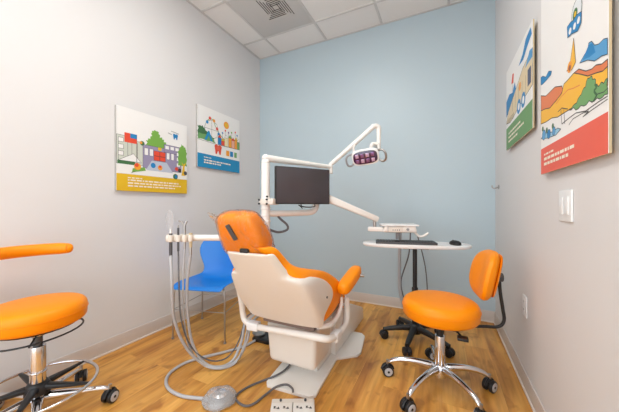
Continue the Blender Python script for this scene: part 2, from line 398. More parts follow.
a.poly([(.90, .26), (.93, .40), (.90, .46), (.94, .42), (.98, .46), (.955, .38), (.97, .26)], YEL); a.disc(.87, .33, .03, INK); a.disc(.97, .30, .03, DGREY)
a.disc(.82, .345, .028, RED)
a.poly([(.18, .23), (.36, .27), (.34, .31), (.19, .28)], GRN); a.disc(.25, .31, .045, ORG); a.disc(.24, .325, .025, RED); a.line([(.17, .22), (.22, .25)], .005)
a.disc(.80, .235, .04, DGN); a.disc(.81, .235, .022, BLU)
a.tooth(.80, .80, .042, BLU); a.line([(.68, .83), (.74, .815)], .01, GREYP); a.line([(.73, .865), (.86, .85)], .008, GREYP)
a.words(.13, .155, .18, .014, TXT, 3)
for i, (yy, L) in enumerate(((.125, .72), (.09, .76), (.055, .66))): a.words(.13, yy, L, .017, TXT, 10+i)
a.mb.build('printed_artwork', t, flatshade=True)
# poster 2: fairground, blue caption
t, a = poster('square white poster with fairground rides and blue caption band', (1.842, 1.392), 0.59, 0.59, 'L', EDGE)
a.rect(0, 0, 1, 0.225, CYB)
a.blob([(0, .48), (0, .66), (.10, .68), (.2, .60), (.36, .52), (.36, .44)], DGN, 0, .015, 8); a.blob([(0, .45), (.02, .55), (.3, .55), (.4, .44)], HGR, 0, .01, 4)
a.line([(.3+.16*math.cos(x/8*PI*2), .66+.16*math.sin(x/8*PI*2)) for x in range(9)], .006, DGN); a.line([(.14, .66), (.46, .66)], .005); a.line([(.30, .50), (.30, .82)], .005)
a.line([(.20, .78), (.26, .84), (.33, .83), (.38, .74), (.44, .66), (.52, .6), (.60, .55)], .012, HGR)
for x, y, m in ((.26, .84, RED), (.35, .82, ORG), (.20, .76, BLU), (.42, .70, RED), (.46, .62, BLU)): a.disc(x, y, .028, m)
a.poly([(.14, .46), (.22, .62), (.25, .62), (.32, .46), (.27, .46), (.235, .55), (.19, .46)], CYB)
for i, (x, h_, m) in enumerate(((.44, .12, BLU), (.52, .08, RED), (.60, .15, A('cream', (238, 222, 180))), (.70, .17, ORG), (.78, .14, A('pink', (232, 170, 150))), (.86, .16, ORG), (.93, .14, HGR))):
    a.rect(x, .44, min(x+.085, .999), .44+h_, m, .004); a.poly([(x-.005, .44+h_), (min(x+.09, .999), .44+h_), (x+.042, .44+h_+.06)], [RED, YEL, PAPER, GRN][i % 4], .003)
for x, y, m in ((.55, .66, BLU), (.62, .72, RED), (.78, .72, GRN), (.88, .75, RED), (.93, .70, BLU), (.70, .70, PRP)): a.line([(x, y-.1), (x, y)], .005); a.disc(x, y, .018, m)
a.line([(0, .44), (.4, .43), (1, .44)], .005)
a.disc(.645, .82, .065, ORG); a.disc(.645, .82, .035, YEL)
a.tooth(.445, .35, .085, RED); a.disc(.445, .37, .04, COR)
a.rect(.64, .275, .72, .37, ORG); a.rect(.74, .275, .82, .37, BLU); a.rect(.85, .275, .92, .37, HGR)
a.words(.13, .165, .16, .014, TXT, 6); a.words(.13, .115, .62, .022, TXT, 7); a.words(.13, .075, .38, .022, TXT, 8)
a.mb.build('printed_artwork', t, flatshade=True)
# poster 3 (right wall far)
t, a = poster('tall white poster with farm scene and green caption band, farther one on right wall', (2.27, 1.40), 0.60, 0.53, 'R', TAN)
a.rect(0, 0, 1, 0.27, CGR)
a.poly([(.0, .42), (.0, .62), (.15, .66), (.3, .62), (.4, .7), (.45, .60), (.3, .50)], BLU)
a.poly([(.0, .34), (.1, .46), (.35, .56), (.7, .70), (.999, .74), (.999, .40), (.6, .36), (.2, .30)], SAND, .006)
for x in (.3, .42, .55, .68, .8): a.line([(x, .40), (x, .58)], .006)
for x, y in ((.56, .36), (.72, .37)): a.disc(x, y, .07, BLU, sy=1.0); a.disc(x, y, .035, PAPER)
a.rect(.86, .44, .96, .60, A('slate', (70, 80, 110))); a.disc(.6, .56, .04, ORG)
a.poly([(.55, .80), (.70, .85), (.80, .94), (.95, .96), (.98, .88), (.85, .84), (.72, .78)], BLU); a.poly([(.78, .66), (.92, .76), (.999, .74), (.999, .66)], LBL)
a.poly([(.25, .74), (.30, .84), (.36, .82), (.34, .72)], RED); a.line([(.30, .64), (.31, .73)], .006)
for i in range(7): a.line([(.02+.05*i, .30+.012*(i % 3)), (.05+.05*i, .37), (.07+.05*i, .30)], .006)
a.words(.12, .17, .5, .022, TXT, 2); a.words(.12, .12, .62, .022, TXT, 5); a.words(.12, .07, .4, .022, TXT, 9)
a.mb.build('printed_artwork', t, flatshade=True)
# poster 4 (right wall near)
W4, H4 = 0.546, 0.83
t, a = poster('large white poster with yellow hills and coral caption band beside the wall switch', (1.543, 1.160), W4, H4, 'R', TAN)
def q4(pts):
    """photo measurements (poster plane seen from the camera) to fractions of the sheet"""
    out = []
    for u, v in pts:
        s_ = (u-309.5)/FPX; d_ = (RX-0.0215)/(-math.sin(YAW)+s_*math.cos(YAW))
        y = d_*(math.cos(YAW)+s_*math.sin(YAW)); z = CAM_H+d_*(206-v)/FPX
        out.append((min(1, max(0, (1.543-y)/W4)), min(1, max(0, (z-1.160)/H4))))
    return out
a.rect(0, 0, 1, 0.134, COR)
a.poly(q4([(540, 116), (540, 97), (546, 96), (551, 91), (555, 87), (562, 86), (563, 90), (556, 105), (548, 112)]), HOR, .006)
a.poly(q4([(574, 73), (579, 69), (586, 71), (592, 69), (596, 65), (602, 64), (608, 59), (608, 75), (590, 80), (576, 77)]), HOR, .006)
a.poly(q4([(540, 125), (540, 112), (545, 109), (550, 108), (556, 101), (562, 93), (564, 84), (568, 80), (574, 73), (580, 74), (588, 76), (596, 73), (603, 71), (608, 66), (608, 85), (604, 95), (590, 100), (580, 104), (572, 108), (564, 113), (558, 117), (552, 118), (546, 122)]), HYE, .006)
a.line(q4([(556, 104), (562, 96), (568, 90), (574, 88), (580, 85)]), .006, HOR)
a.blob(q4([(569, 110), (575, 104), (580, 96), (584, 88), (588, 78), (592, 76), (596, 80), (598, 86), (602, 82), (608, 78), (608, 94), (600, 99), (592, 102), (584, 106), (576, 110)]), HGR, .005, .008, 9, 3)
a.line(q4([(594, 101), (597, 95), (594, 91), (597, 87), (595, 84)]), .014, DGN)
a.line(q4([(562, 124), (568, 119), (576, 113), (586, 111), (590, 108), (600, 101), (608, 96)]), .006)
a.line(q4([(569, 125), (573, 119), (583, 113), (589, 111), (583, 117), (592, 110), (608, 99)]), .005)
a.line(q4([(592, 103), (598, 94), (604, 92), (608, 88)]), .005)
for u in (562, 565): a.line(q4([(u, 124), (u-1, 109)]), .006)
a.line(q4([(558, 112), (562, 108), (568, 109)]), .006)
a.poly(q4([(541, 139), (545, 133), (552, 132), (558, 128), (561, 129), (556, 135), (548, 138)]), A('stream', (150, 196, 220)), .005)
for u, v, m_, r_ in ((544, 135, LBL, .04), (549, 134, BLU, .035), (554, 131, LBL, .03)): a.disc(*q4([(u, v)])[0], r_, m_, outline=.004)
for u, v in ((543, 130), (547, 131), (553, 127)): a.line(q4([(u, v+3), (u, v-2)]), .006); a.disc(*q4([(u, v-1)])[0], .02, DGN)
a.poly(q4([(540, 86), (540, 79), (543, 76), (546, 77), (549, 71), (552, 71), (551, 75), (546, 81), (542, 85)]), BLU, .004)
a.poly(q4([(580, 63), (584, 56), (588, 50), (589, 43), (592, 41), (595, 45), (599, 44), (604, 39), (608, 38), (608, 54), (602, 56), (595, 61), (588, 60)]), LBL, .004)
a.poly(q4([(583, 60), (589, 45), (593, 43), (596, 52), (590, 57)]), BLU)
a.poly(q4([(567, 71), (570, 66), (574, 38), (576, 62), (572, 70)]), HYE, .004); a.disc(*q4([(570, 67)])[0], .035, ORG); a.disc(*q4([(570, 68)])[0], .018, A('rust', (150, 80, 50)))
a.disc(*q4([(577, 11)])[0], .07, A('bubble', (226, 230, 232)), outline=.005); a.disc(*q4([(575.5, 14)])[0], .034, DGN); a.disc(*q4([(575.5, 14)])[0], .016, YEL)
a.poly(q4([(568, 38), (567.5, 27), (571, 22), (574, 20), (577, 15), (582, 11), (581.5, 23), (578, 31), (572, 34)]), BLU, .004)
for u, v in ((570.5, 31), (575, 26), (579, 20)): a.disc(*q4([(u, v)])[0], .020, PAPER)
a.words(.08, .092, .20, .009, TXT, 4); a.words(.08, .066, .55, .014, TXT, 11); a.words(.08, .040, .46, .014, TXT, 12)
a.mb.build('printed_artwork', t, flatshade=True)

# ------------------------------------------------------------------ wall fittings
t = thing('light_switch', 'white double switch plate on right wall below the large poster', 'switch', (RX, 1.33, 1.02))
MB().box((RX-0.008, 1.273, 0.963), (RX-0.0005, 1.387, 1.079), PLATE, 0.003).build('wall_plate', t)
for y in (1.306, 1.354): MB().box((RX-0.012, y-0.017, 0.988), (RX-0.008, y+0.017, 1.054), PLATE, 0.002).build('rocker', t)
t = thing('wall_outlet', 'white power outlet low on the right wall', 'outlet', (RX, 1.89, 0.465))
MB().box((RX-0.007, 1.852, 0.407), (RX-0.0005, 1.928, 0.523), PLATE, 0.003).build('wall_plate', t)
for z in (0.445, 0.488):
    s_ = MB().box((RX-0.009, 1.874, z-0.016), (RX-0.007, 1.906, z+0.016), PLATE, 0.002).build('socket', t)
    mb = MB()
    for dy in (-0.006, 0.006): mb.box((RX-0.0094, 1.89+dy-0.001, z-0.004), (RX-0.009, 1.89+dy+0.001, z+0.006), BLACK, 0)
    mb.build('slot', s_)
t = thing('coat_hook', 'small metal hook on the right wall near the blue wall', 'hook', (RX, 2.68, 1.165))
MB().cyl((RX-0.0005, 2.68, 1.175), (RX-0.006, 2.68, 1.175), 0.018, STEEL).build('mount', t)
MB().tube([(RX-0.005, 2.68, 1.172), (RX-0.03, 2.68, 1.165), (RX-0.045, 2.68, 1.172), (RX-0.048, 2.68, 1.19)], 0.005, STEEL).build('prong', t)

# ------------------------------------------------------------------ casters and stool bases
def caster(parent, x, y, ang, r=0.032, trim=LGREY, hood=BLACK):
    """twin wheel caster, wheels rolling along direction ang"""
    c = Vector((x, y, r)); ax = Vector((-math.sin(ang), math.cos(ang), 0)); f = Vector((math.cos(ang), math.sin(ang), 0))
    mb = MB(); mb.cyl(c+Vector((0, 0, r*0.2)), c+Vector((0, 0, r*1.9)), 0.008, STEEL if trim is not BLACK else BLACK, n=12)
    mb.box(c-Vector((0.007, 0.007, 0.0)), c+Vector((0.007, 0.007, r*1.05)), hood, 0.003)
    p = []
    for k_ in range(9):
        th = PI*0.05+k_/8*PI*0.9
        p.append(c+f*math.cos(th)*r*1.06+Vector((0, 0, math.sin(th)*r*1.06)))
    mb.tube(p, 0.008, hood, n=8, smooth=False)
    o = mb.build('caster', parent)
    for s_ in (-1, 1):
        w = MB(); w.cyl(c+ax*s_*0.008, c+ax*s_*0.026, r, BLACK, n=28, bev=0.004)
        w.cyl(c+ax*s_*0.026, c+ax*s_*0.0285, r*0.74, trim, n=24, bev=0.001)
        w.cyl(c+ax*s_*0.0285, c+ax*s_*0.0295, r*0.22, hood, n=12)
        w.build('wheel', o)

def cushion_prof(r, z0, z1, e=0.03):
    h = z1-z0; P_ = [(0.001, z0), (r-e*0.9, z0)]
    for k_ in range(0, 9):
        th = -PI/2+k_/8*PI
        P_.append((r-e+e*math.cos(th), (z0+z1)/2+h/2*math.sin(th)*1.0 if False else ((z0+e*0.9)+e*0.9*math.sin(th) if th < 0 else (z1-e)+e*math.sin(th))))
    P_ += [(r*0.7, z1+0.005), (r*0.4, z1+0.007), (0.001, z1+0.008)]
    return P_

# ------------------------------------------------------------------ right stool (operator stool with backrest)
SX, SY = -0.012, 1.735
t = thing('dental_stool', 'orange round stool with curved orange backrest beside the right wall', 'stool', (SX, SY, 0))
MB().lathe(cushion_prof(0.202, 0.380, 0.488, 0.040), (SX, SY, 0), ORANGE, 56).build('seat', t)
mb = MB(); mb.tube([(SX+0.2035*math.cos(2*PI*k_/48), SY+0.2035*math.sin(2*PI*k_/48), 0.4445) for k_ in range(48)], 0.0016, ORANGE, n=6, closed=True, smooth=False); mb.build('seam', t)
MB().lathe([(0.001, .364), (.10, .364), (.155, .374), (.16, .380), (.001, .3805)], (SX, SY, 0), BLACK, 32).build('seat_plate', t)
mb = MB(); mb.cyl((SX, SY, 0.06), (SX, SY, 0.28), 0.030, CHROME, 0.026, bev=.003); mb.lathe([(0.001, .05), (.036, .05), (.040, .075), (.036, .105), (.026, .12), (.001, .12)], (SX, SY, 0), CHROME, 28); mb.build('column', t)
MB().cyl((SX, SY, 0.28), (SX, SY, 0.345), 0.018, BLACK).build('gas_lift', t)
MB().box((SX-0.05, SY-0.06, 0.336), (SX+0.09, SY+0.06, 0.364), BLACK, 0.008).build('mechanism', t)
mb = MB(); mb.tube([(SX+0.02, SY-0.04, .365), (SX+0.08, SY-0.11, .362), (SX+0.10, SY-0.16, .36)], .005, BLACK, n=8); mb.box((SX+0.08, SY-0.20, .352), (SX+0.13, SY-0.155, .366), BLACK, .005); mb.build('height_lever', t)
legs = [(-.297, 1.69, .45), (-.152, 1.425, .9), (.165, 1.50, 1.2), (.236, 1.79, .95), (-.066, 1.995, .6)]
for (x, y, ca) in legs:
    d = Vector((x-SX, y-SY, 0)); L = d.length; d.normalize(); c = Vector((SX, SY, 0)); b = Vector((-d.y, d.x, 0))
    R = []
    for (q, z, w, h) in ((0.02, .092, .020, .030), (0.06, .100, .019, .024), (L*0.45, .112, .017, .018), (L*0.75, .108, .015, .015), (L*0.93, .092, .014, .014), (L, .074, .012, .012)):
        p = c+d*q+Vector((0, 0, z)); R.append([p+b*w*math.cos(2*PI*k_/16)+Vector((0, 0, h*math.sin(2*PI*k_/16))) for k_ in range(16)])
    MB().rings(R, CHROME).build('leg', t, sub=1)
    caster(t, x, y, ca)
# backrest pad: kidney shape facing -x
bc = Vector((0.236, 1.80, 0.640)); ba = math.radians(9)
ux = Vector((math.cos(ba), math.sin(ba), 0)); uy = Vector((-math.sin(ba), math.cos(ba), 0))
def pad_rings(off0, off1, sc, n=36):
    R = []
    prof = [(0.02, -1.0), (.55, -.97), (.82, -.82), (.95, -.5), (1.0, 0), (.97, .45), (.86, .8), (.60, .97), (0.02, 1.0)]
    for (s_, q) in prof:
        ring = []
        for k_ in range(n):
            a_ = 2*PI*k_/n; cy = math.copysign(abs(math.cos(a_))**0.75, math.cos(a_))*0.147*sc*s_; cz = math.copysign(abs(math.sin(a_))**0.75, math.sin(a_))*0.135*sc*s_
            bend = -1.6*cy*cy+0.9*cz*cz*0
            x_ = (off0+off1)/2+(off1-off0)/2*q+bend+0.20*cz
            ring.append(bc+ux*x_+uy*cy+Vector((0, 0, cz)))
        R.append(ring)
    return R
MB().rings(pad_rings(-0.045, 0.022, 1.0), ORANGE).build('backrest', t)
MB().rings(pad_rings(0.018, 0.034, 0.86), ORANGE).build('backrest_rear_panel', t)
mb = MB(); q = bc+ux*0.034+Vector((0, 0, -.012))
mb.cyl(q, q+ux*0.030, 0.024, DGREY, bev=.004)
mb.tube([q+ux*0.014+Vector((0, 0, 0.0)), q+ux*0.018+Vector((0, 0, -.08)), q+ux*.030+Vector((0, 0, -.17)), q+ux*.036+Vector((0, 0, -.235)), q+ux*.010+Vector((0, 0, -.272)), q-ux*.06+Vector((0, 0, -.280)), (SX+0.14, SY+0.02, .350), (SX+0.06, SY, .350)], 0.0085, BLACK, n=12)
mb.build('back_support', t)

# ------------------------------------------------------------------ left stool (assistant stool with arm bar and foot ring)
TX, TY = -1.738, 0.607
t = thing('dental_stool', 'orange round stool with curved arm bar and chrome foot ring by left wall', 'stool', (TX, TY, 0))
MB().lathe(cushion_prof(0.186, 0.457, 0.558, 0.034), (TX, TY, 0), ORANGE, 56).build('seat', t)
mb = MB(); mb.tube([(TX+0.1875*math.cos(2*PI*k_/48), TY+0.1875*math.sin(2*PI*k_/48), 0.513) for k_ in range(48)], 0.0016, ORANGE, n=6, closed=True, smooth=False); mb.build('seam', t)
MB().lathe([(0.001, .437), (.09, .437), (.15, .449), (.001, .4555)], (TX, TY, 0), BLACK, 32).build('seat_plate', t)
mb = MB(); mb.cyl((TX, TY, .10), (TX, TY, .355), .030, CHROME, bev=.003); mb.cyl((TX, TY, .225), (TX, TY, .235), .034, CHROME, bev=.003); mb.build('column', t)
MB().cyl((TX, TY, .355), (TX, TY, .41), .018, DGREY).build('gas_lift', t)
MB().cyl((TX, TY, .405), (TX, TY, .438), .034, CHROME, bev=.004).build('mechanism', t)
mb = MB(); mb.tube([(TX+0.168*math.cos(2*PI*k_/32), TY+0.168*math.sin(2*PI*k_/32), .415+.012*math.sin(2*PI*k_/32+1)) for k_ in range(32)], .0042, BLACK, n=8, closed=True, smooth=False)
mb.tube([(TX+.02, TY, .425), (TX+.10, TY-.05, .42), (TX+.148, TY-.08, .414)], .004, BLACK, n=8); mb.tube([(TX, TY+.02, .425), (TX, TY+.10, .425), (TX+.01, TY+.167, .422)], .004, BLACK, n=8)
mb.build('height_ring', t)
# foot ring with black topped spider
RR = 0.225; mb = MB(); mb.tube([(TX+RR*math.cos(2*PI*k_/64), TY+RR*math.sin(2*PI*k_/64), .165) for k_ in range(64)], .0075, CHROME, n=12, closed=True, smooth=False); mb.bm.verts.ensure_lookup_table(); bmesh.ops.translate(mb.bm, verts=mb.bm.verts, vec=(0, 0, -.012))
fr_o = mb.build('foot_ring', t); MB().lathe([(.0305, .125), (.050, .13), (.048, .160), (.038, .180), (.0305, .185)], (TX, TY, 0), BLACK, 28).build('hub', t)
for k_ in range(5):
    a_ = math.radians(34+72*k_); d = Vector((math.cos(a_), math.sin(a_), 0)); b = Vector((-d.y, d.x, 0)); c = Vector((TX, TY, 0)); R = []
    for (q, z, w, h) in ((.028, .158, .020, .014), (.07, .158, .017, .012), (.15, .155, .012, .008), (RR, .153, .007, .005)):
        p = c+d*q+Vector((0, 0, z)); R.append([p+b*w*math.copysign(abs(math.cos(x_))**.6, math.cos(x_))+Vector((0, 0, h*math.copysign(abs(math.sin(x_))**.6, math.sin(x_)))) for x_ in [2*PI*j/14 for j in range(14)]])
    MB().rings(R, BLACK).build('ring_spoke', fr_o)
for k_ in range(5):
    a_ = math.radians(50+72*k_); d = Vector((math.cos(a_), math.sin(a_), 0)); b = Vector((-d.y, d.x, 0)); c = Vector((TX, TY, 0)); L = .285
    R = []; R2 = []
    for (q, z, w, h) in ((.0, .105, .024, .022), (.06, .105, .022, .02), (L*.5, .095, .017, .015), (L*.8, .085, .014, .012), (L*.95, .078, .013, .012), (L, .066, .011, .010)):
        p = c+d*q+Vector((0, 0, z)); R.append([p+b*w*math.cos(2*PI*j/16)+Vector((0, 0, h*math.sin(2*PI*j/16))) for j in range(16)])
    o = MB().rings(R, CHROME).build('leg', t, sub=1)
    caster(t, TX+d.x*L, TY+d.y*L, a_+[1.0, .5, 2.0, 1.2, 2.4][k_])
mb = MB(); mb.tube([(TX-.02, TY-.01, .43), (TX-.10, TY-.10, .425), (TX-.17, TY-.16, .42), (TX-.215, TY-.17, .46), (TX-.22, TY-.15, .60), (TX-.205, TY-.13, .75)], [.012, .012, .012, .012, .011, .010], CHROME, flat=1.0); mb.build('arm_support', t)
P_ = []; rr = []
for k_ in range(15):
    a_ = math.radians(128+k_*10.5); rad = .222; P_.append((TX+rad*math.cos(a_), TY+rad*math.sin(a_), .785)); rr.append(.031)
P_[0] = (P_[0][0], P_[0][1], .785); rr[0] = .027; rr[-1] = .026
mb = MB(); mb.tube(P_, rr, ORANGE, n=20, sub=4); mb.ball(P_[0], .0262, ORANGE, (.85, .85, 1)); mb.ball(P_[-1], .0262, ORANGE); mb.build('arm_bar', t)

# ------------------------------------------------------------------ blue chair
bx_, by_ = -1.707, 1.67; brot = math.radians(16)
t = thing('visitor_chair', 'blue moulded plastic chair with thin steel legs against left wall', 'chair', (bx_, by_, 0), brot)
rows = []
for (y, z, w, dip) in ((-.215, .385, .195, .0), (-.205, .408, .205, .002), (-.16, .418, .215, .010), (-.05, .410, .222, .018), (.06, .405, .215, .020), (.13, .410, .195, .020), (.170, .432, .168, .022), (.188, .475, .155, .026), (.198, .53, .180, .03), (.208, .59, .214, .03), (.222, .66, .224, .028), (.235, .715, .19, .022), (.240, .733, .155, .015)):
    r = []
    for k_ in range(13):
        s_ = -1+k_/6; e = s_*s_
        if z < .42 and y < .14: r.append((w*s_, y, z-dip+dip*e*1.6))
        else: r.append((w*s_, y-dip*e*1.2, z))
    rows.append(r)
MB().grid(rows, BLUEP).build('seat_shell', t, solid=.008, sub=2, local=True)
fl_, fr_, bl_, brr = (-.215, -.19), (.215, -.19), (-.20, .19), (.20, .19)
for (x, y) in (fl_, fr_, bl_, brr):
    top = (x*.8, y*.6, .395)
    mb = MB(); mb.tube([(x*1.0, y, .008), (x*.985, y*.985, .2), (x*.96, y*.95, .37), (x*.85, y*.8, .392), top], .0065, STEEL, n=10); mb.cyl((x, y, 0), (x, y, .012), .010, GREYP, n=14); mb.build('leg', t, local=True)
mb = MB()
for (p, q) in ((fl_, fr_), (fl_, bl_), (fr_, brr), (bl_, brr)):
    mb.cyl((p[0]*.985, p[1]*.985, .225), (q[0]*.985, q[1]*.985, .225), .003, STEEL, n=8)
mb.build('stretcher', t, local=True)
mb = MB(); mb.box((-.17, -.11, .386), (.17, -.098, .396), STEEL, .002); mb.box((-.16, .10, .380), (.16, .112, .392), STEEL, .002); mb.build('under_frame', t, local=True)

# ------------------------------------------------------------------ dental chair
CX = -0.78
dc = thing('dental_chair', 'orange and white dental treatment chair seen from behind, in centre of room', 'dental chair', (CX, 1.7, 0))
plate = [(-.905, 1.30), (-.885, 1.275), (-.63, 1.29), (-.603, 1.32), (-.625, 1.70), (-.515, 1.795), (-.50, 1.84), (-.535, 2.08), (-.57, 2.12), (-.99, 2.12), (-1.025, 2.08), (-1.05, 1.84), (-1.03, 1.795), (-.93, 1.70), (-.925, 1.5)]
MB().prism(plate, 0.0, 0.018, WHITE, .004).build('base_plate', dc)
MB().prism([(1.72, .018), (1.72, .27), (1.80, .285), (2.08, .25), (2.40, .12), (2.44, .09), (2.44, .0), (2.13, .0), (2.12, .018)], -.93, -.64, WHITE, .012, axis='x').build('base_cover', dc)
MB().box((-.875, 1.50, .018), (-.675, 1.78, .33), WHITE, .012).build('lift_column', dc)
def taper(v):
    if v.z < 0: return (v.x*.90, v.y*.92, v.z)
    return v
MB().box((-.955, 1.36, .092), (-.62, 1.62, .335), SHELLM, .035, 5, fn=taper).build('pump_housing', dc)
MB().box((-.95, 1.33, .342), (-.62, 1.80, .368), mat('shaded_underside_brown', (128, 108, 100), .5), .006).build('seat_frame', dc)  # frame colour takes in the brown shade of the gap under the shell
CXB = -.803
def yc(z): return 1.0+(.80-z)/1.367
rows = []
for (z, w, f) in ((.806, .118, .018), (.800, .130, .022), (.77, .137, .024), (.73, .148, .026), (.70, .160, .030), (.686, .175, .050), (.676, .205, .095), (.662, .226, .150), (.635, .234, .210), (.595, .239, .250), (.55, .242, .268), (.510, .242, .245), (.480, .241, .17), (.455, .239, .085), (.43, .237, .045), (.40, .234, .032), (.378, .222, .028)):
    L = []; c = min(.028, f)
    half = [(0, -.012), (w*.35, -.010), (w*.65, -.006), (w*.84, 0.0), (w-.010, c*.30), (w, c)]
    for q in (.33, .66, 1.0): half.append((w+.004*q, c+(max(f, c+.006)-c)*q))
    fl_w = 1.0-0.12*max(0, 1-abs(z-.655)/.12)-.02
    full = [(-a_*fl_w, b_) for a_, b_ in reversed(half[1:])]+half
    rows.append([(CXB+a_, yc(z)+b_, z) for a_, b_ in full])
sh = MB().grid(rows, SHELLM).build('backrest_shell', dc, solid=.016, sub=2)
for s_ in (-1, 1): MB().cyl((CXB+s_*.245, 1.345, .535), (CXB+s_*.256, 1.345, .535), .006, DGREY, n=12).build('screw', sh)
# back upholstery
rows = []
for (z, w, f, th) in ((.838, .110, .060, .045), (.832, .128, .072, .062), (.80, .140, .080, .075), (.76, .150, .086, .08), (.735, .163, .090, .08), (.715, .190, .115, .08), (.69, .215, .20, .08), (.66, .228, .29, .08), (.62, .233, .345, .08), (.58, .236, .395, .08), (.53, .237, .435, .08), (.485, .237, .435, .08), (.445, .236, .39, .08), (.415, .234, .30, .08), (.39, .228, .20, .07), (.375, .21, .10, .05)):
    off = .012; c = .03; fi = max(f, th+.005)
    outer = [(0, 0), (w*.4, .001), (w*.72, .004), (w*.92, .012), (w, c+.01), (w+.002, c+(fi-c)*.5), (w, fi-.022)]
    tip = [(w-.008, fi-.005), (w-.022, fi), (w-.038, fi-.006)]
    inner = [(w-.048, max(th+.004, fi-.03)), (w-.055, max(th+.002, th+(fi-th)*.4)), (w*.62, th), (w*.3, th-.002), (0, th-.004)]
    H_ = outer+tip+inner
    fl_w = 1.0-0.12*max(0, 1-abs(z-.655)/.12)-.02
    ring = H_+[(-a_*fl_w, b_) for a_, b_ in reversed(H_[1:-1])]
    rows.append([(CXB+a_, yc(z)+off+b_, z) for a_, b_ in ring])
MB().rings(rows, ORANGE).build('back_cushion', dc, sub=1)
# seat and leg cushion
prof = [(1.34, .455, .045), (1.42, .435, .05), (1.52, .425, .055), (1.64, .423, .055), (1.76, .422, .05), (1.84, .405, .045), (1.89, .36, .04), (1.93, .30, .035), (1.96, .24, .028)]
R = []
for i, (y, z, h) in enumerate(prof):
    a0 = Vector((y, z)); nx = Vector(prof[min(i+1, len(prof)-1)][:2])-Vector(prof[max(i-1, 0)][:2]); nx.normalize(); nn = Vector((-nx.y, nx.x)); w = .150 if i < 2 else (.155 if i < 6 else .145)
    ring = []
    for k_ in range(24):
        a_ = 2*PI*k_/24; cxx = math.copysign(abs(math.cos(a_))**.5, math.cos(a_))*w; cn = math.copysign(abs(math.sin(a_))**.7, math.sin(a_))*h
        ring.append((CX+cxx, y+nn.x*cn, z+nn.y*cn))
    R.append(ring)
MB().rings(R, ORANGE).build('seat_cushion', dc, sub=1)
# arm frame: white tube behind the back, up to both arms
mb = MB(); mb.tube([(-.545, 1.655, .425), (-.543, 1.66, .36), (-.54, 1.63, .295), (-.54, 1.54, .278), (-.54, 1.43, .29), (-.55, 1.352, .31), (-.60, 1.322, .322), (-.70, 1.318, .320), (-.86, 1.318, .312), (-1.0, 1.325, .302), (-1.08, 1.33, .318), (-1.100, 1.33, .36), (-1.095, 1.315, .42), (-1.078, 1.27, .53), (-1.062, 1.22, .625)], [.020]*8+[.018]*7, WHITE, n=16)
mb.ball((-.545, 1.655, .425), .0205, WHITE); mb.build('arm_frame', dc)
MB().tube([(-.60, 1.335, .372), (-.565, 1.40, .362), (-.558, 1.47, .360), (-.556, 1.54, .372), (-.556, 1.585, .41), (-.556, 1.60, .46)], [.013, .015, .015, .014, .012, .009], WHITE, n=12).build('side_rail', dc)
for (p, r_) in (((-.541, 1.455, .287), (0, 0, PI/2)), ((-1.015, 1.325, .304), (0, 0, .05))):
    MB().box(Vector(p)-Vector((.038, .024, .024)), Vector(p)+Vector((.038, .024, .024)), PLATE, .008, rot=r_).build('frame_clamp', dc)
mb = MB(); mb.cyl((-.575, 1.64, .40), (-.572, 1.63, .50), .009, CHROME); mb.ball((-.574, 1.63, .475), .014, DGREY); mb.cyl((-.585, 1.638, .405), (-.55, 1.64, .405), .013, CHROME); mb.build('arm_joint', dc)
mb = MB(); mb.cyl((-.49, 1.76, .565), (-.46, 1.77, .562), .012, STEEL); mb.build('arm_release_knob', dc)
def armpad(path, w, h, name):
    P_ = [Vector(p) for p in path]; R = []
    for i, p in enumerate(P_):
        d = (P_[min(i+1, len(P_)-1)]-P_[max(i-1, 0)]).normalized(); s_ = Vector((0, 0, 1)).cross(d).normalized(); u = d.cross(s_)
        k0 = [.35, .8, 1, 1, 1, .8, .35][i]
        R.append([p+s_*math.copysign(abs(math.cos(a_))**.7, math.cos(a_))*w*k0+u*math.copysign(abs(math.sin(a_))**.7, math.sin(a_))*h*k0 for a_ in [2*PI*j/20 for j in range(20)]])
    return MB().rings(R, ORANGE).build(name, dc, sub=1)
armpad([(-.535, 1.520, .520), (-.533, 1.532, .522), (-.530, 1.57, .530), (-.525, 1.66, .552), (-.52, 1.76, .578), (-.52, 1.81, .592), (-.52, 1.822, .595)], .042, .040, 'armrest')
armpad([(-1.030, 1.180, .650), (-1.030, 1.190, .650), (-1.04, 1.23, .655), (-1.055, 1.28, .655), (-1.055, 1.36, .655), (-1.055, 1.42, .655), (-1.055, 1.432, .655)], .036, .028, 'armrest')
# headrest
HA = math.atan2(.07, .17)
hm = Matrix.Translation((CX-.054, .966, .891)) @ Matrix.Rotation(HA, 4, 'X')
def head_rings(grow=0.0):
    R = []
    for (z, w, y0, y1) in ((-.122, .06, .03, .08), (-.120, .095, .012, .10), (-.110, .118, .003, .112), (-.08, .127, 0, .118), (-.02, .125, -.002, .112), (.03, .118, 0, .10), (.062, .110, .002, .092), (.078, .098, .010, .082), (.086, .075, .022, .070), (.088, .05, .032, .057)):
        yc_ = (y0+y1)/2; hy = (y1-y0)/2+grow; ring = []
        for j in range(28):
            a_ = 2*PI*j/28
            ring.append(hm @ Vector((math.copysign(abs(math.cos(a_))**.45, math.cos(a_))*(w+grow)*(1-(.16*max(0, z/.09) if math.cos(a_) > 0 else -.02))-.006, yc_+math.copysign(abs(math.sin(a_))**.6, math.sin(a_))*hy, z*(1+grow*8))))
        R.append(ring)
    return R
hr = MB().rings(head_rings(), ORANGE).build('headrest', dc, sub=1)
mb = MB(); M = hm @ Matrix.Translation((-.022, -.006, .012)) @ Matrix.Rotation(math.radians(-20), 4, 'Y')
tb = bmesh.new(); bmesh.ops.create_cube(tb, size=1); bmesh.ops.scale(tb, vec=(.022, .010, .080), verts=tb.verts); mb._add(tb, DGREY, M)
mb.build('slot', hr, bevel=.002)
